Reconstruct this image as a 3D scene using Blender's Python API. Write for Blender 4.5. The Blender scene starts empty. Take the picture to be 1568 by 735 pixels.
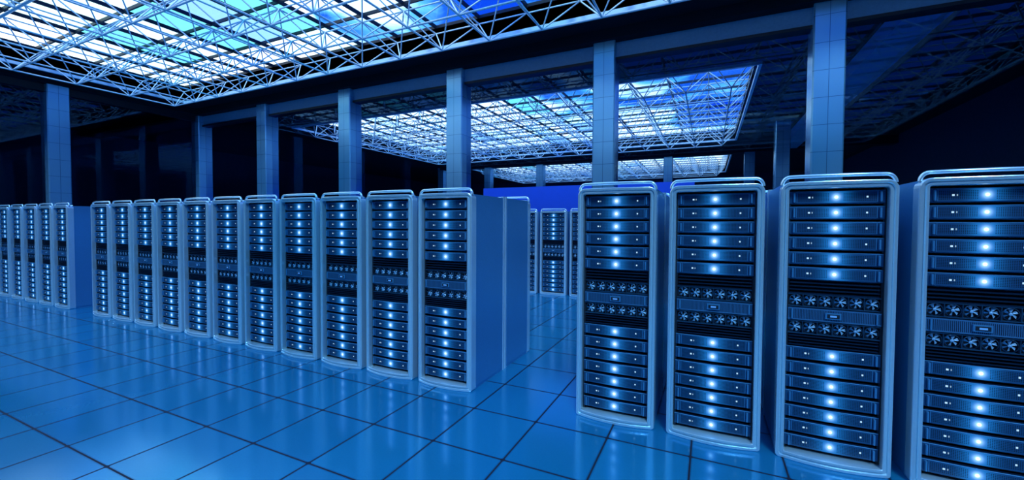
import bpy, math, random
from mathutils import Matrix, Vector
random.seed(3)
scene = bpy.context.scene
scene.view_settings.view_transform = 'Standard'

# ---------------------------------------------------------------- node helpers
def new_mat(name):
    m = bpy.data.materials.new(name); m.use_nodes = True
    nt = m.node_tree; nt.nodes.clear()
    out = nt.nodes.new('ShaderNodeOutputMaterial')
    return m, nt, out
def N(nt, t, **kw):
    n = nt.nodes.new(t)
    for k, v in kw.items(): setattr(n, k, v)
    return n
def setin(nt, sock, v):
    if hasattr(v, 'is_output') or isinstance(v, bpy.types.NodeSocket): nt.links.new(v, sock)
    else: sock.default_value = v
def M(nt, op, a, b=None, c=None):
    n = N(nt, 'ShaderNodeMath', operation=op)
    setin(nt, n.inputs[0], a)
    if b is not None: setin(nt, n.inputs[1], b)
    if c is not None: setin(nt, n.inputs[2], c)
    return n.outputs[0]
def mix(nt, f, a, b, blend='MIX'):
    n = N(nt, 'ShaderNodeMix', data_type='RGBA', blend_type=blend)
    setin(nt, n.inputs[0], f); setin(nt, n.inputs[6], a); setin(nt, n.inputs[7], b)
    return n.outputs[2]
def C(r, g, b): return (r, g, b, 1.0)

def simple(name, col, rough=.5, metal=0., noise=.0, nscale=40., spec=.5, bump=0., emis=None, es=0.):
    m, nt, out = new_mat(name)
    p = N(nt, 'ShaderNodeBsdfPrincipled')
    p.inputs['Roughness'].default_value = rough
    p.inputs['Metallic'].default_value = metal
    p.inputs['Specular IOR Level'].default_value = spec
    tc = N(nt, 'ShaderNodeTexCoord')
    no = N(nt, 'ShaderNodeTexNoise'); no.inputs['Scale'].default_value = nscale; no.inputs['Detail'].default_value = 4
    nt.links.new(tc.outputs['Object'], no.inputs['Vector'])
    dark = tuple(c * (1 - noise) for c in col[:3]) + (1,)
    lite = tuple(min(1, c * (1 + noise)) for c in col[:3]) + (1,)
    nt.links.new(mix(nt, no.outputs['Fac'], dark, lite), p.inputs['Base Color'])
    if bump:
        b = N(nt, 'ShaderNodeBump'); b.inputs['Strength'].default_value = bump; b.inputs['Distance'].default_value = .002
        nt.links.new(no.outputs['Fac'], b.inputs['Height']); nt.links.new(b.outputs[0], p.inputs['Normal'])
    if emis:
        p.inputs['Emission Color'].default_value = emis; p.inputs['Emission Strength'].default_value = es
    nt.links.new(p.outputs[0], out.inputs[0])
    return m

# ---------------------------------------------------------------- materials
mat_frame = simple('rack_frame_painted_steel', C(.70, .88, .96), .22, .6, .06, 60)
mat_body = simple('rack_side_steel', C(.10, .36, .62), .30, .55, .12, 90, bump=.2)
mat_black = simple('rack_inner_black', C(.002, .006, .015), .6)
mat_bezel = simple('server_bezel', C(.005, .024, .06), .35, .3)
mat_trim = simple('server_trim', C(.08, .30, .52), .35, .4)
mat_blade = simple('fan_blade', C(.26, .50, .72), .4, .1)
mat_fanring = simple('fan_ring', C(.02, .08, .15), .4, .4)
mat_screen = simple('status_screen', C(.02, .1, .3), .2, emis=C(.1, .4, 1), es=.6)
mat_beam = simple('beam_painted', C(.12, .30, .48), .5, .1, .15, 20)
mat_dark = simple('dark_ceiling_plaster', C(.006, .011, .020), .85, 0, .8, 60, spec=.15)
mat_wall = simple('dark_wall_plaster', C(.009, .024, .06), .8, 0, .3, 6, spec=.2)
mat_truss = simple('truss_white_paint', C(.88, .95, .98), .35, .0, .05, 10)
mat_mull = simple('mullion_black', C(.003, .006, .015), .5)
mat_edge = simple('skylight_edge_trim', C(.75, .9, .98), .4, .1)
mat_royal = simple('royal_blue_glow_partition', C(.004, .05, .45), .4, 0, .1, 3, emis=C(.01, .06, .6), es=.6)  # plain partition, no lamp; emission added to brighten its blue

def server_face():
    m, nt, out = new_mat('server_front_perforated_halo')
    uv = N(nt, 'ShaderNodeUVMap'); uv.uv_map = 'UVMap'
    s = N(nt, 'ShaderNodeSeparateXYZ'); nt.links.new(uv.outputs[0], s.inputs[0])
    x, y = s.outputs[0], s.outputs[1]
    def cell(v, p):
        f = M(nt, 'FRACT', M(nt, 'ADD', M(nt, 'DIVIDE', v, p), 100.0))
        return M(nt, 'ABSOLUTE', M(nt, 'SUBTRACT', f, .5))
    cx, cy = cell(x, .0095), cell(y, .0095)
    r = M(nt, 'SQRT', M(nt, 'ADD', M(nt, 'MULTIPLY', cx, cx), M(nt, 'MULTIPLY', cy, cy)))
    hole = M(nt, 'LESS_THAN', r, .33)
    ax = M(nt, 'ABSOLUTE', x); ay = M(nt, 'ABSOLUTE', y)
    zone = M(nt, 'MULTIPLY', M(nt, 'GREATER_THAN', ax, .040), M(nt, 'LESS_THAN', ax, .215))
    zone = M(nt, 'MULTIPLY', zone, M(nt, 'LESS_THAN', ay, .0285))
    h = M(nt, 'MULTIPLY', hole, zone)
    base = mix(nt, h, C(.014, .075, .17), C(.002, .006, .015))
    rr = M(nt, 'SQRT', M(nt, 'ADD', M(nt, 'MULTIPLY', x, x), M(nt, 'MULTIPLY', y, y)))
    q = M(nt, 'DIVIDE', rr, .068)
    halo = M(nt, 'EXPONENT', M(nt, 'MULTIPLY', M(nt, 'MULTIPLY', q, q), -1.0))  # LED light spill painted on the faceplate as radial emission
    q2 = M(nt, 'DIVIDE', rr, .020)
    halo_core = M(nt, 'EXPONENT', M(nt, 'MULTIPLY', M(nt, 'MULTIPLY', q2, q2), -1.0))  # bright centre of the painted LED glow
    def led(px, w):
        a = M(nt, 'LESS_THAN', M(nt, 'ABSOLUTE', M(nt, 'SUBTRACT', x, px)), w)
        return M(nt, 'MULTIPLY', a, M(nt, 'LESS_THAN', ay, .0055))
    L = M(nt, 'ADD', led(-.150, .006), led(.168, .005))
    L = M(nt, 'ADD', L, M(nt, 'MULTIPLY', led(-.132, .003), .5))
    halo_perf = M(nt, 'MULTIPLY', halo, M(nt, 'SUBTRACT', 1.0, M(nt, 'MULTIPLY', h, .75)))
    e1 = mix(nt, 1.0, C(.010, .20, .62), halo_perf, 'MULTIPLY')
    e2 = mix(nt, 1.0, C(.55, .85, 1.1), halo_core, 'MULTIPLY')
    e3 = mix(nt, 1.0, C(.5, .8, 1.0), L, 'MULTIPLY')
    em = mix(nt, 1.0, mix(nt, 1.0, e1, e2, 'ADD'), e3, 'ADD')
    p = N(nt, 'ShaderNodeBsdfPrincipled')
    nt.links.new(base, p.inputs['Base Color'])
    p.inputs['Roughness'].default_value = .4; p.inputs['Metallic'].default_value = .2
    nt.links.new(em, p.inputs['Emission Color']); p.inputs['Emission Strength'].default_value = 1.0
    nt.links.new(p.outputs[0], out.inputs[0])
    m.cycles.emission_sampling = 'NONE'
    return m
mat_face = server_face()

def mesh_panel():
    m, nt, out = new_mat('control_panel_grille')
    uv = N(nt, 'ShaderNodeUVMap'); uv.uv_map = 'UVMap'
    s = N(nt, 'ShaderNodeSeparateXYZ'); nt.links.new(uv.outputs[0], s.inputs[0])
    fx = M(nt, 'LESS_THAN', M(nt, 'FRACT', M(nt, 'ADD', M(nt, 'DIVIDE', s.outputs[0], .009), 100.)), .55)
    fy = M(nt, 'LESS_THAN', M(nt, 'ABSOLUTE', s.outputs[1]), .034)
    base = mix(nt, M(nt, 'MULTIPLY', fx, fy), C(.05, .17, .32), C(.006, .02, .05))
    p = N(nt, 'ShaderNodeBsdfPrincipled'); nt.links.new(base, p.inputs['Base Color'])
    p.inputs['Roughness'].default_value = .4; p.inputs['Metallic'].default_value = .2
    nt.links.new(p.outputs[0], out.inputs[0]); return m
mat_grille = mesh_panel()

TX, TY, PX, PY = .59, .615, -1.86, 2.555
def floor_mat():
    m, nt, out = new_mat('raised_floor_tiles')
    tc = N(nt, 'ShaderNodeTexCoord')
    s = N(nt, 'ShaderNodeSeparateXYZ'); nt.links.new(tc.outputs['Object'], s.inputs[0])
    gx = M(nt, 'ADD', M(nt, 'DIVIDE', M(nt, 'SUBTRACT', s.outputs[0], PX), TX), 200.)
    gy = M(nt, 'ADD', M(nt, 'DIVIDE', M(nt, 'SUBTRACT', s.outputs[1], PY), TY), 200.)
    def dist(g, p):
        f = M(nt, 'FRACT', g)
        return M(nt, 'MULTIPLY', M(nt, 'MINIMUM', f, M(nt, 'SUBTRACT', 1.0, f)), p)
    dx, dy = dist(gx, TX), dist(gy, TY)
    d = M(nt, 'MINIMUM', dx, dy)
    node = M(nt, 'LESS_THAN', M(nt, 'ADD', dx, dy), .024)
    line = M(nt, 'MAXIMUM', M(nt, 'LESS_THAN', d, .0065), node)
    soft = M(nt, 'LESS_THAN', d, .014)
    cmb = N(nt, 'ShaderNodeCombineXYZ')
    nt.links.new(M(nt, 'FLOOR', gx), cmb.inputs[0]); nt.links.new(M(nt, 'FLOOR', gy), cmb.inputs[1])
    wn = N(nt, 'ShaderNodeTexWhiteNoise', noise_dimensions='2D'); nt.links.new(cmb.outputs[0], wn.inputs['Vector'])
    n1 = N(nt, 'ShaderNodeTexNoise'); n1.inputs['Scale'].default_value = 90; n1.inputs['Detail'].default_value = 5
    nt.links.new(tc.outputs['Object'], n1.inputs['Vector'])
    n2 = N(nt, 'ShaderNodeTexNoise'); n2.inputs['Scale'].default_value = .9; n2.inputs['Detail'].default_value = 3
    nt.links.new(tc.outputs['Object'], n2.inputs['Vector'])
    base = mix(nt, wn.outputs['Value'], C(.016, .31, .57), C(.022, .37, .64))
    base = mix(nt, M(nt, 'MULTIPLY', n1.outputs['Fac'], .35), base, C(.006, .16, .36))
    base = mix(nt, M(nt, 'MULTIPLY', soft, .35), base, C(.004, .08, .22))
    base = mix(nt, line, base, C(.001, .008, .03))
    p = N(nt, 'ShaderNodeBsdfPrincipled'); nt.links.new(base, p.inputs['Base Color'])
    rg = M(nt, 'ADD', M(nt, 'MULTIPLY', n2.outputs['Fac'], .16), .07)
    nt.links.new(M(nt, 'MAXIMUM', rg, M(nt, 'MULTIPLY', line, .8)), p.inputs['Roughness'])
    p.inputs['Specular IOR Level'].default_value = .9
    p.inputs['Metallic'].default_value = .5
    b = N(nt, 'ShaderNodeBump'); b.inputs['Strength'].default_value = .4; b.inputs['Distance'].default_value = .004
    nt.links.new(M(nt, 'SUBTRACT', 1.0, line), b.inputs['Height']); nt.links.new(b.outputs[0], p.inputs['Normal'])
    nt.links.new(p.outputs[0], out.inputs[0]); return m
mat_floor = floor_mat()

def column_mat():
    m, nt, out = new_mat('column_cladding')
    tc = N(nt, 'ShaderNodeTexCoord')
    s = N(nt, 'ShaderNodeSeparateXYZ'); nt.links.new(tc.outputs['Object'], s.inputs[0])
    f = M(nt, 'FRACT', M(nt, 'DIVIDE', M(nt, 'ADD', s.outputs[2], 50.), .62))
    l1 = M(nt, 'LESS_THAN', f, .018)
    ax = M(nt, 'ABSOLUTE', s.outputs[0]); ay = M(nt, 'ABSOLUTE', s.outputs[1])
    l2 = M(nt, 'LESS_THAN', M(nt, 'MINIMUM', ax, ay), .006)
    line = M(nt, 'MAXIMUM', l1, l2)
    base = mix(nt, line, C(.28, .62, .85), C(.08, .24, .40))
    p = N(nt, 'ShaderNodeBsdfPrincipled'); nt.links.new(base, p.inputs['Base Color'])
    p.inputs['Roughness'].default_value = .25; p.inputs['Metallic'].default_value = .7
    nt.links.new(p.outputs[0], out.inputs[0]); return m
mat_col = column_mat()

def glass_mat():
    m, nt, out = new_mat('partition_glass')
    t = N(nt, 'ShaderNodeBsdfTransparent'); t.inputs[0].default_value = C(.74, .87, .97)
    g = N(nt, 'ShaderNodeBsdfGlossy'); g.inputs['Roughness'].default_value = .02; g.inputs[0].default_value = C(.30, .58, 1)
    fr = N(nt, 'ShaderNodeFresnel'); fr.inputs['IOR'].default_value = 1.62
    mx = N(nt, 'ShaderNodeMixShader')
    nt.links.new(fr.outputs[0], mx.inputs[0]); nt.links.new(t.outputs[0], mx.inputs[1]); nt.links.new(g.outputs[0], mx.inputs[2])
    nt.links.new(mx.outputs[0], out.inputs[0]); return m
mat_glass = glass_mat()

def pane_mat():
    m, nt, out = new_mat('skylight_tinted_glass')
    tc = N(nt, 'ShaderNodeTexCoord')
    s = N(nt, 'ShaderNodeSeparateXYZ'); nt.links.new(tc.outputs['Object'], s.inputs[0])
    cmb = N(nt, 'ShaderNodeCombineXYZ')
    nt.links.new(M(nt, 'FLOOR', M(nt, 'DIVIDE', M(nt, 'ADD', s.outputs[0], 21.1), 1.5)), cmb.inputs[0])
    nt.links.new(M(nt, 'FLOOR', M(nt, 'DIVIDE', M(nt, 'ADD', s.outputs[1], 2.9), 3.0)), cmb.inputs[1])
    wn = N(nt, 'ShaderNodeTexWhiteNoise', noise_dimensions='2D'); nt.links.new(cmb.outputs[0], wn.inputs['Vector'])
    cr = N(nt, 'ShaderNodeValToRGB'); cr.color_ramp.interpolation = 'CONSTANT'
    els = [(0, C(.94, .98, 1)), (.36, C(.68, .88, 1)), (.46, C(.97, 1, 1)), (.77, C(.16, .62, .68)), (.83, C(.25, .48, .95)), (.88, C(.7, .95, .94))]
    e = cr.color_ramp.elements; e[0].position, e[0].color = els[0]; e[1].position, e[1].color = els[1]
    for p_, c_ in els[2:]:
        k = e.new(p_); k.color = c_
    nt.links.new(wn.outputs['Value'], cr.inputs[0])
    t = N(nt, 'ShaderNodeBsdfTransparent'); nt.links.new(cr.outputs[0], t.inputs[0])
    g = N(nt, 'ShaderNodeBsdfGlossy'); g.inputs['Roughness'].default_value = .05
    mx = N(nt, 'ShaderNodeMixShader'); mx.inputs[0].default_value = .06
    nt.links.new(t.outputs[0], mx.inputs[1]); nt.links.new(g.outputs[0], mx.inputs[2])
    nt.links.new(mx.outputs[0], out.inputs[0]); return m
mat_pane = pane_mat()

# ---------------------------------------------------------------- mesh builder
class MB:
    def __init__(s): s.v = []; s.f = []; s.m = []; s.uv = {}; s.mats = []; s.sm = set()
    def mi(s, mat):
        if mat not in s.mats: s.mats.append(mat)
        return s.mats.index(mat)
    def face(s, idx, mat, uv=None, smooth=False):
        s.f.append(tuple(idx)); s.m.append(s.mi(mat))
        if uv: s.uv[len(s.f) - 1] = uv
        if smooth: s.sm.add(len(s.f) - 1)
    def add(s, pts):
        b = len(s.v); s.v.extend([tuple(p) for p in pts]); return b
    def box(s, x0, x1, y0, y1, z0, z1, mat):
        b = s.add([(x0, y0, z0), (x1, y0, z0), (x1, y1, z0), (x0, y1, z0), (x0, y0, z1), (x1, y0, z1), (x1, y1, z1), (x0, y1, z1)])
        for q in ((3, 2, 1, 0), (4, 5, 6, 7), (0, 1, 5, 4), (1, 2, 6, 5), (2, 3, 7, 6), (3, 0, 4, 7)):
            s.face([b + i for i in q], mat)
    def bbox(s, x0, x1, y0, y1, z0, z1, mat, c=.01):
        p = [(x0 + c, y0), (x1 - c, y0), (x1, y0 + c), (x1, y1 - c), (x1 - c, y1), (x0 + c, y1), (x0, y1 - c), (x0, y0 + c)]
        b = s.add([(a, d, z0) for a, d in p] + [(a, d, z1) for a, d in p])
        for i in range(8):
            j = (i + 1) % 8; s.face([b + i, b + j, b + 8 + j, b + 8 + i], mat)
        s.face([b + i for i in range(7, -1, -1)], mat); s.face([b + 8 + i for i in range(8)], mat)
    def tube(s, a, b_, r, mat, n=6, cap=False):
        a, b_ = Vector(a), Vector(b_); d = (b_ - a).normalized()
        u = d.orthogonal().normalized(); w = d.cross(u)
        pts = []
        for c in (a, b_):
            for i in range(n):
                t = 2 * math.pi * i / n; pts.append(c + r * (math.cos(t) * u + math.sin(t) * w))
        k = s.add(pts)
        for i in range(n):
            j = (i + 1) % n; s.face([k + i, k + j, k + n + j, k + n + i], mat, smooth=True)
    def path(s, pts, r, mat, n=8):
        rings = []
        P = [Vector(p) for p in pts]
        for i, p in enumerate(P):
            d = (P[min(i + 1, len(P) - 1)] - P[max(i - 1, 0)]).normalized()
            u = Vector((0, 1, 0)); u = (u - d * u.dot(d)).normalized(); w = d.cross(u)
            rings.append(s.add([p + r * (math.cos(2 * math.pi * k / n) * u + math.sin(2 * math.pi * k / n) * w) for k in range(n)]))
        for a, b in zip(rings, rings[1:]):
            for i in range(n):
                j = (i + 1) % n; s.face([a + i, a + j, b + j, b + i], mat, smooth=True)
    def make(s, name, link=True):
        me = bpy.data.meshes.new(name); me.from_pydata(s.v, [], s.f)
        for m in s.mats: me.materials.append(m)
        me.polygons.foreach_set('material_index', s.m)
        me.polygons.foreach_set('use_smooth', [i in s.sm for i in range(len(s.f))])
        if s.uv:
            L = me.uv_layers.new(name='UVMap')
            for fi, uvs in s.uv.items():
                for li, c in zip(me.polygons[fi].loop_indices, uvs): L.data[li].uv = c
        me.update()
        if not link: return me
        o = bpy.data.objects.new(name, me); scene.collection.objects.link(o); return o

# ---------------------------------------------------------------- server rack
W, D = .642, .725
HW = W / 2
def build_rack():
    mb = MB()
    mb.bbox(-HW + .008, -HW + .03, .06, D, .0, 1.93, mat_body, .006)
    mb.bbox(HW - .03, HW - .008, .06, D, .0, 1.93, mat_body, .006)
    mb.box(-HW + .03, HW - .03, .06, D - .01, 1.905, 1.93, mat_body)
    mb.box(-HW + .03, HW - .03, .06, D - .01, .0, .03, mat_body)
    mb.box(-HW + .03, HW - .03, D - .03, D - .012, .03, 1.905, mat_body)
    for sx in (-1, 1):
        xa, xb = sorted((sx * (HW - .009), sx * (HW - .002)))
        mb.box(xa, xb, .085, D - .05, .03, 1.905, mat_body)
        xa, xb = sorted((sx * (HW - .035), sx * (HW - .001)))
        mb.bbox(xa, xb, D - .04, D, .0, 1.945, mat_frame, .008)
    mb.box(-HW + .05, HW - .05, D - .014, D - .004, .06, 1.88, mat_bezel)
    for k in range(28):
        z = .10 + k * .063; mb.box(-.24, .24, D - .006, D, z, z + .03, mat_trim)
    mb.box(-HW + .03, HW - .03, .16, .17, .03, 1.905, mat_black)
    for sx in (-1, 1):
        xa, xb = sorted((sx * .255, sx * .285)); mb.box(xa, xb, .045, .16, .06, 1.905, mat_black)
    def outline(ins, y):
        x1 = HW - ins; z1 = 1.945 - ins; z0 = 0 + ins * 1.05
        rt = max(.062 - ins, .014); rb = max(.02 - ins * .4, .006)
        pts = []
        def arc(cx, cz, r, a0):
            for i in range(7):
                a = math.radians(a0 + 90 * i / 6); pts.append((cx + r * math.cos(a), cz + r * math.sin(a)))
        def line(xa, xb, z):
            for i in range(1, 12): pts.append((xa + (xb - xa) * i / 12, z))
        arc(x1 - rb, z0 + rb, rb, -90); arc(x1 - rt, z1 - rt, rt, 0)
        line(x1 - rt, -x1 + rt, z1)
        arc(-x1 + rt, z1 - rt, rt, 90); arc(-x1 + rb, z0 + rb, rb, 180)
        line(-x1 + rb, x1 - rb, z0)
        res = []
        for x, z in pts:
            k = max(0, 1 - (x / HW) ** 2)
            e = 1 if z < .1 else (min(1, max(0, (z - 1.84) / .04)) * .55)
            yy = y - (.055 * k * e if y < .05 else 0)
            res.append((x, yy, z))
        return res
    prof = [(.0, .085), (.0, .008), (.002, .002), (.006, .0), (.019, .0), (.023, .014), (.031, .014), (.035, .0), (.047, .001), (.050, .008), (.050, .085)]
    rings = [mb.add(outline(i, y)) for i, y in prof]
    n = len(outline(0, 0))
    for a, b in zip(rings, rings[1:]):
        for i in range(n):
            j = (i + 1) % n; mb.face([a + i, a + j, b + j, b + i], mat_frame)
    a, b = rings[-1], rings[0]
    for i in range(n):
        j = (i + 1) % n; mb.face([a + i, a + j, b + j, b + i], mat_frame)
    pts = []
    for i in range(7):
        t = math.radians(180 - 90 * i / 6); pts.append((-.262 + .048 * math.cos(t), .03, 1.926 + .056 * math.sin(t)))
    for i in range(1, 12):
        x = -.262 + .524 * i / 12; pts.append((x, .03 - .03 * (1 - (x / .262) ** 2), 1.982))
    for i in range(7):
        t = math.radians(90 - 90 * i / 6); pts.append((.262 + .048 * math.cos(t), .03, 1.926 + .056 * math.sin(t)))
    mb.path(pts, .0125, mat_frame)
    def server(zc, h=.0465):
        hw = .262; ns = 10
        def fy(x): return .030 + .010 * (x / hw) ** 2
        xs = [-hw + 2 * hw * i / ns for i in range(ns + 1)]
        zs = [(-h, .018), (-h + .005, .002), (-h + .007, 0), (h - .007, 0), (h - .004, .004), (h, .02)]
        idx = [[mb.add([(x, fy(x) + dy, zc + dz)]) for x in xs] for dz, dy in zs]
        for r in range(len(zs) - 1):
            for i in range(ns):
                q = [idx[r][i], idx[r][i + 1], idx[r + 1][i + 1], idx[r + 1][i]]
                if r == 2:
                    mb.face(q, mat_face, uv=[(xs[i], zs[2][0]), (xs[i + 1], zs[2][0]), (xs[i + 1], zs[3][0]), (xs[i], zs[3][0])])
                else: mb.face(q, mat_trim if r in (0, 3) else mat_bezel)
        mb.box(-hw, hw, .052, .158, zc - h, zc + h, mat_bezel)
        for sx in (-1, 1):
            xa, xb = sorted((sx * .232, sx * .242)); mb.bbox(xa, xb, .018, .045, zc - .032, zc + .032, mat_trim, .003)
            xa, xb = sorted((sx * .220, sx * .223)); mb.box(xa, xb, .034, .045, zc - .036, zc + .036, mat_trim)
        k = mb.add([(0, .024, zc)] + [(.011 * math.cos(t * math.pi / 6), .028, zc + .011 * math.sin(t * math.pi / 6)) for t in range(12)])
        for i in range(12): mb.face([k, k + 1 + (i + 1) % 12, k + 1 + i], mat_lens)
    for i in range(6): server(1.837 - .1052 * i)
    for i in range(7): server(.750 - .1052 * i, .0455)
    for z0, z1 in ((1.165, 1.262), (.802, .885)):
        mb.box(-.262, .262, .07, .158, z0, z1, mat_black)
        k = 4
        for i in range(k):
            z = z0 + (i + .5) * (z1 - z0) / k
            b = mb.add([(-.25, .04, z - .008), (.25, .04, z - .008), (.25, .07, z + .006), (-.25, .07, z + .006)])
            mb.face([b, b + 1, b + 2, b + 3], mat_bezel)
            mb.box(-.25, .25, .038, .041, z - .0095, z - .0065, mat_bezel)
    for zc in (1.120, .930):
        mb.box(-.262, .262, .075, .158, zc - .045, zc + .045, mat_black)
        mb.box(-.258, .258, .04, .075, zc + .041, zc + .046, mat_fanring); mb.box(-.258, .258, .04, .075, zc - .046, zc - .041, mat_fanring)
        for fi in range(6):
            cx = -.2125 + .085 * fi
            for k in range(16):
                a0, a1 = 2 * math.pi * k / 16, 2 * math.pi * (k + 1) / 16
                P = []
                for a in (a0, a1):
                    for r, y in ((.0395, .046), (.036, .044)):
                        P.append((cx + r * math.cos(a), y, zc + r * math.sin(a)))
                b = mb.add(P); mb.face([b, b + 1, b + 3, b + 2], mat_fanring)
            k = mb.add([(cx, .044, zc)] + [(cx + .0095 * math.cos(t * math.pi / 5), .048, zc + .0095 * math.sin(t * math.pi / 5)) for t in range(10)])
            for i in range(10): mb.face([k, k + 1 + (i + 1) % 10, k + 1 + i], mat_blade)
            for bl in range(6):
                a = 2 * math.pi * bl / 6 + fi * .4; w = .36
                b = mb.add([(cx + .010 * math.cos(a - .25), .050, zc + .010 * math.sin(a - .25)), (cx + .034 * math.cos(a - w), .050, zc + .034 * math.sin(a - w)),
                            (cx + .034 * math.cos(a + w * .5), .064, zc + .034 * math.sin(a + w * .5)), (cx + .010 * math.cos(a + .25), .056, zc + .010 * math.sin(a + .25))])
                mb.face([b, b + 1, b + 2, b + 3], mat_blade)
            if fi < 5: mb.box(cx + .041, cx + .044, .04, .075, zc - .041, zc + .041, mat_fanring)
    b = mb.add([(-.258, .034, .982), (.258, .034, .982), (.258, .034, 1.068), (-.258, .034, 1.068)])
    mb.face([b, b + 1, b + 2, b + 3], mat_grille, uv=[(-.258, -.043), (.258, -.043), (.258, .043), (-.258, .043)])
    mb.box(-.262, .262, .0345, .158, .982, 1.068, mat_bezel)
    mb.bbox(-.045, .045, .022, .036, 1.004, 1.046, mat_trim, .004)
    mb.box(-.034, .034, .019, .024, 1.012, 1.038, mat_black)
    mb.box(-.018, .018, .017, .02, 1.019, 1.031, mat_screen)
    for sx in (-1, 1):
        mb.bbox(sx * .235 - .005, sx * .235 + .005, .02, .036, .992, 1.058, mat_trim, .003)
    return mb.make('server_rack', link=False)
mat_lens = simple('status_lens', C(.5, .8, 1), .2, emis=C(.75, .93, 1), es=1.3)
for mm in (mat_lens, mat_screen, mat_royal): mm.cycles.emission_sampling = 'NONE'
rack_me = build_rack()
def rack(xl, y, flip=False):
    o = bpy.data.objects.new('server_rack', rack_me); scene.collection.objects.link(o)
    o.location = (xl + HW, y, 0)
    if flip: o.rotation_euler = (0, 0, math.pi)
YF = 3.456
xs = [-2.705 - .7145 * k for k in range(11)] + [-11.40 - .7145 * k for k in range(8)] + [-1.014 + .735 * k for k in range(8)]
for x in xs:
    rack(x, YF); rack(x, YF + 2 * D + .012, True)
YB = 9.06
for k in range(-9, 12):
    rack(-3.56 + .72 * k, YB)

# ---------------------------------------------------------------- shell
XL, XR, YN, YFAR, ZC = -34., 10., -9., 50., 7.0
mb = MB(); mb.box(XL, XR, YN, YFAR, -.2, 0, mat_floor); mb.make('floor')
YW = 12.; XW = -22.45
SK = [(-21.1, 8.9, -7.4, 10.6), (-21.1, 1.4, 16., 29.5), (-21.1, 1.4, 35.5, 47.)]  # first opening extended out of view to let in more light
mb = MB()
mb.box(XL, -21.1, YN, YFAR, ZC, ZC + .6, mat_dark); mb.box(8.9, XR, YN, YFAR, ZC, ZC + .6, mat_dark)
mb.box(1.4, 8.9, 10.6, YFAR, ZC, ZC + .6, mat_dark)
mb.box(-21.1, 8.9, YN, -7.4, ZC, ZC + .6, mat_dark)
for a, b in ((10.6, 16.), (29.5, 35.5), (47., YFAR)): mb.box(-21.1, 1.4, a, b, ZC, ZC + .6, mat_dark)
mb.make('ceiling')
def slab(name, *a, mat=mat_wall):
    mb = MB(); mb.box(*a, mat); return mb.make(name)
slab('wall_front', XL, XR, YN - .2, YN, 0, ZC)
slab('wall_left', XL - .2, XL, YN, YFAR, 0, ZC)
slab('wall_right', XR, XR + .2, YN, YFAR, 0, ZC)
slab('wall_back', XL, XR, YFAR, YFAR + .2, 0, ZC)
slab('blue_partition', -11.2, -.6, 20., 20.3, 0, 3.55, mat=mat_royal)
# columns
colx = [-22.45, -17.55, -12.65, -7.68, -2.72, 2.41, 7.4]
def column(x, y, top=6.72, w=.62):
    mb = MB(); h = w / 2
    mb.bbox(-h, h, -h, h, 0, top, mat_col, .03)
    mb.bbox(-h - .02, h + .02, -h - .02, h + .02, 0, .18, mat_beam, .03)
    o = mb.make('column'); o.location = (x, y, 0)
for x in colx: column(x, YW)
for y in (6.95, 1.95, -3.05): column(XW, y)
for x in colx[:-1]: column(x, 32.3)
column(3.2, 24.3)
mb = MB(); mb.box(XL, XR, YW - .45, YW + .45, 6.72, ZC, mat_dark); mb.make('ceiling_beam')
mb = MB(); mb.box(XW, XR, YW - .12, YW + .12, 6.30, 6.72, mat_beam); mb.box(XW, XR, YW - .16, YW + .16, 6.22, 6.30, mat_mull); mb.make('lintel_beam')
mb = MB(); mb.box(XW - .4, XW + .4, YN, YW - .45, 6.72, ZC, mat_dark); mb.make('ceiling_beam')
mb = MB(); mb.box(XW - .12, XW + .12, YN, YW - .35, 6.45, 6.72, mat_mull); mb.make('lintel_beam')
mb = MB(); mb.box(XW, XR, 31.9, 32.7, 6.5, ZC, mat_dark); mb.make('ceiling_beam')
mb = MB(); mb.box(4.1, 5.0, YW + .46, 31.9, 6.55, ZC, mat_beam); mb.make('ceiling_beam')
wn = 1
def window(x0, x1, y0, y1, z0, z1):
    global wn
    mb = MB()
    if abs(y1 - y0) < .001:
        b = mb.add([(x0, y0, z0), (x1, y0, z0), (x1, y0, z1), (x0, y0, z1)]); mb.face([b, b + 1, b + 2, b + 3], mat_glass)
        mb.box(x0, x1, y0 - .04, y0 + .04, 0, z0, mat_mull)
    else:
        b = mb.add([(x0, y0, z0), (x0, y1, z0), (x0, y1, z1), (x0, y0, z1)]); mb.face([b, b + 1, b + 2, b + 3], mat_glass)
        mb.box(x0 - .04, x0 + .04, y0, y1, 0, z0, mat_mull)
    mb.make('window_%d' % wn); wn += 1
for a, b in zip(colx, colx[1:]): window(a + .31, b - .31, YW, YW, .1, 6.22)
window(7.71, XR, YW, YW, .1, 6.22)
for a, b in ((7.26, 11.69), (2.26, 6.64), (-2.74, 1.64), (YN, -3.36)): window(XW, XW, a, b, .1, 6.45)

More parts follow.
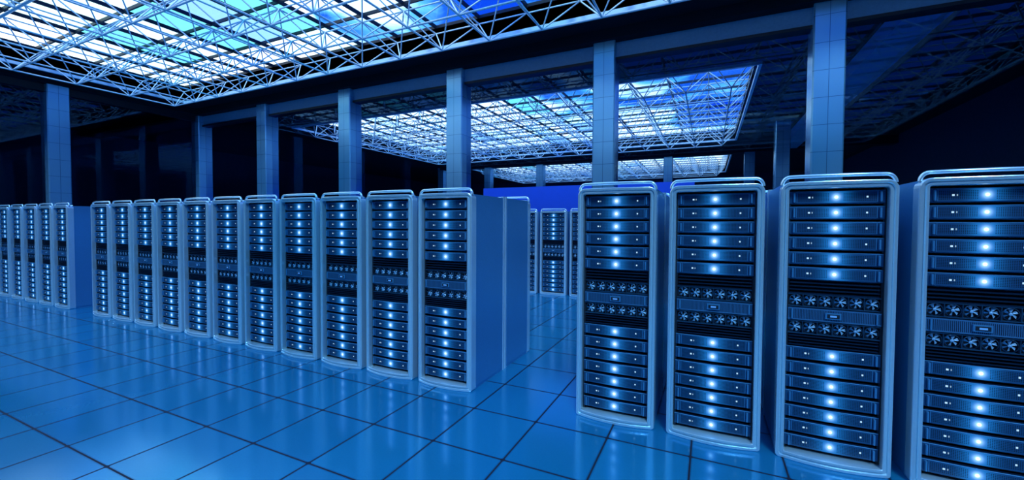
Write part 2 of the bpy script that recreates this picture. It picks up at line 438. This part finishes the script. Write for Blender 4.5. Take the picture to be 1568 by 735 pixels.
# ---------------------------------------------------------------- skylights
for x0, x1, y0, y1 in SK:
    par = bpy.data.objects.new('skylight_roof', None); scene.collection.objects.link(par)
    nx = round((x1 - x0) / 1.5); ny = max(1, round((y1 - y0) / 1.5)); mx_, my_ = (x1 - x0) / nx, (y1 - y0) / ny
    mb = MB()
    ZG = 7.62
    b = mb.add([(x0, y0, ZG), (x1, y0, ZG), (x1, y1, ZG), (x0, y1, ZG)]); mb.face([b, b + 1, b + 2, b + 3], mat_pane)
    for i in range(nx + 1):
        x = x0 + i * mx_; mb.box(x - .025, x + .025, y0, y1, ZG - .07, ZG + .03, mat_mull)
    for j in range(ny + 1):
        y = y0 + j * my_; mb.box(x0, x1, y - .025, y + .025, ZG - .065, ZG + .025, mat_mull)
    t = .10
    mb.box(x0 - t, x1 + t, y0 - t, y0, ZC - .10, ZG, mat_edge); mb.box(x0 - t, x1 + t, y1, y1 + t, ZC - .10, ZG, mat_edge)
    mb.box(x0 - t, x0, y0, y1, ZC - .10, ZG, mat_edge); mb.box(x1, x1 + t, y0, y1, ZC - .10, ZG, mat_edge)
    mb.make('glazing').parent = par
    mb = MB()
    zt, zb = 7.40, 6.50
    T = lambda i, j: (x0 + i * mx_, y0 + j * my_, zt)
    B = lambda i, j: (x0 + (i + .5) * mx_, y0 + (j + .5) * my_, zb)
    for i in range(nx + 1):
        for j in range(ny + 1):
            if i < nx: mb.tube(T(i, j), T(i + 1, j), .022, mat_truss)
            if j < ny: mb.tube(T(i, j), T(i, j + 1), .022, mat_truss)
    for i in range(nx):
        for j in range(ny):
            bb = B(i, j)
            for c in ((i, j), (i + 1, j), (i, j + 1), (i + 1, j + 1)): mb.tube(T(*c), bb, .018, mat_truss)
            if i < nx - 1: mb.tube(bb, B(i + 1, j), .026, mat_truss)
            if j < ny - 1: mb.tube(bb, B(i, j + 1), .026, mat_truss)
    mb.make('space_frame').parent = par

def sun(name, frm, ang, e, col):
    l = bpy.data.lights.new(name, 'SUN'); l.energy = e; l.angle = math.radians(ang); l.color = col
    o = bpy.data.objects.new(name, l); scene.collection.objects.link(o); o.location = (0, 0, 12)
    o.rotation_euler = Vector(frm).to_track_quat('Z', 'Y').to_euler()
sun('sun', (.30, -.62, .78), 16, 3.9, (.40, .70, 1.))
sun('overcast_sky_light', (-.45, .15, 1.), 60, 1.5, (.30, .65, 1.))

# ---------------------------------------------------------------- sky
w = bpy.data.worlds.new('sky'); scene.world = w; w.use_nodes = True
nt = w.node_tree; nt.nodes.clear()
out = N(nt, 'ShaderNodeOutputWorld'); bg = N(nt, 'ShaderNodeBackground')
tc = N(nt, 'ShaderNodeTexCoord'); s = N(nt, 'ShaderNodeSeparateXYZ'); nt.links.new(tc.outputs['Generated'], s.inputs[0])
z = M(nt, 'MAXIMUM', s.outputs[2], .06)
cmb = N(nt, 'ShaderNodeCombineXYZ')
nt.links.new(M(nt, 'DIVIDE', s.outputs[0], z), cmb.inputs[0]); nt.links.new(M(nt, 'DIVIDE', s.outputs[1], z), cmb.inputs[1])
n1 = N(nt, 'ShaderNodeTexNoise'); n1.inputs['Scale'].default_value = 1.3; n1.inputs['Detail'].default_value = 8; n1.inputs['Distortion'].default_value = .8
nt.links.new(cmb.outputs[0], n1.inputs['Vector'])
f = M(nt, 'ADD', n1.outputs['Fac'], M(nt, 'MULTIPLY', M(nt, 'SUBTRACT', M(nt, 'MULTIPLY', s.outputs[0], -1.), .57), .46))
f = M(nt, 'ADD', f, M(nt, 'MULTIPLY', M(nt, 'MAXIMUM', M(nt, 'SUBTRACT', .38, s.outputs[2]), 0.), 1.6))
cr = N(nt, 'ShaderNodeValToRGB'); e = cr.color_ramp.elements
e[0].position = .42; e[0].color = C(.008, .08, .50); e[1].position = .56; e[1].color = C(.82, .95, 1.)
k = e.new(.485); k.color = C(.08, .38, .95)
nt.links.new(f, cr.inputs[0])
nt.links.new(cr.outputs[0], bg.inputs[0]); bg.inputs[1].default_value = 2.1
nt.links.new(bg.outputs[0], out.inputs[0])

# ---------------------------------------------------------------- camera
cam = bpy.data.cameras.new('camera'); co = bpy.data.objects.new('camera', cam); scene.collection.objects.link(co)
cam.sensor_width = 36; cam.lens = 14.62; cam.shift_y = -.0049; cam.clip_end = 300; cam.clip_start = .05
co.matrix_world = Matrix.Translation((0, 0, 1.648)) @ Matrix.Rotation(math.radians(25.3), 4, 'Z') @ Matrix.Rotation(math.radians(90 - 1.6), 4, 'X') @ Matrix.Rotation(math.radians(.3), 4, 'Z')
scene.camera = co
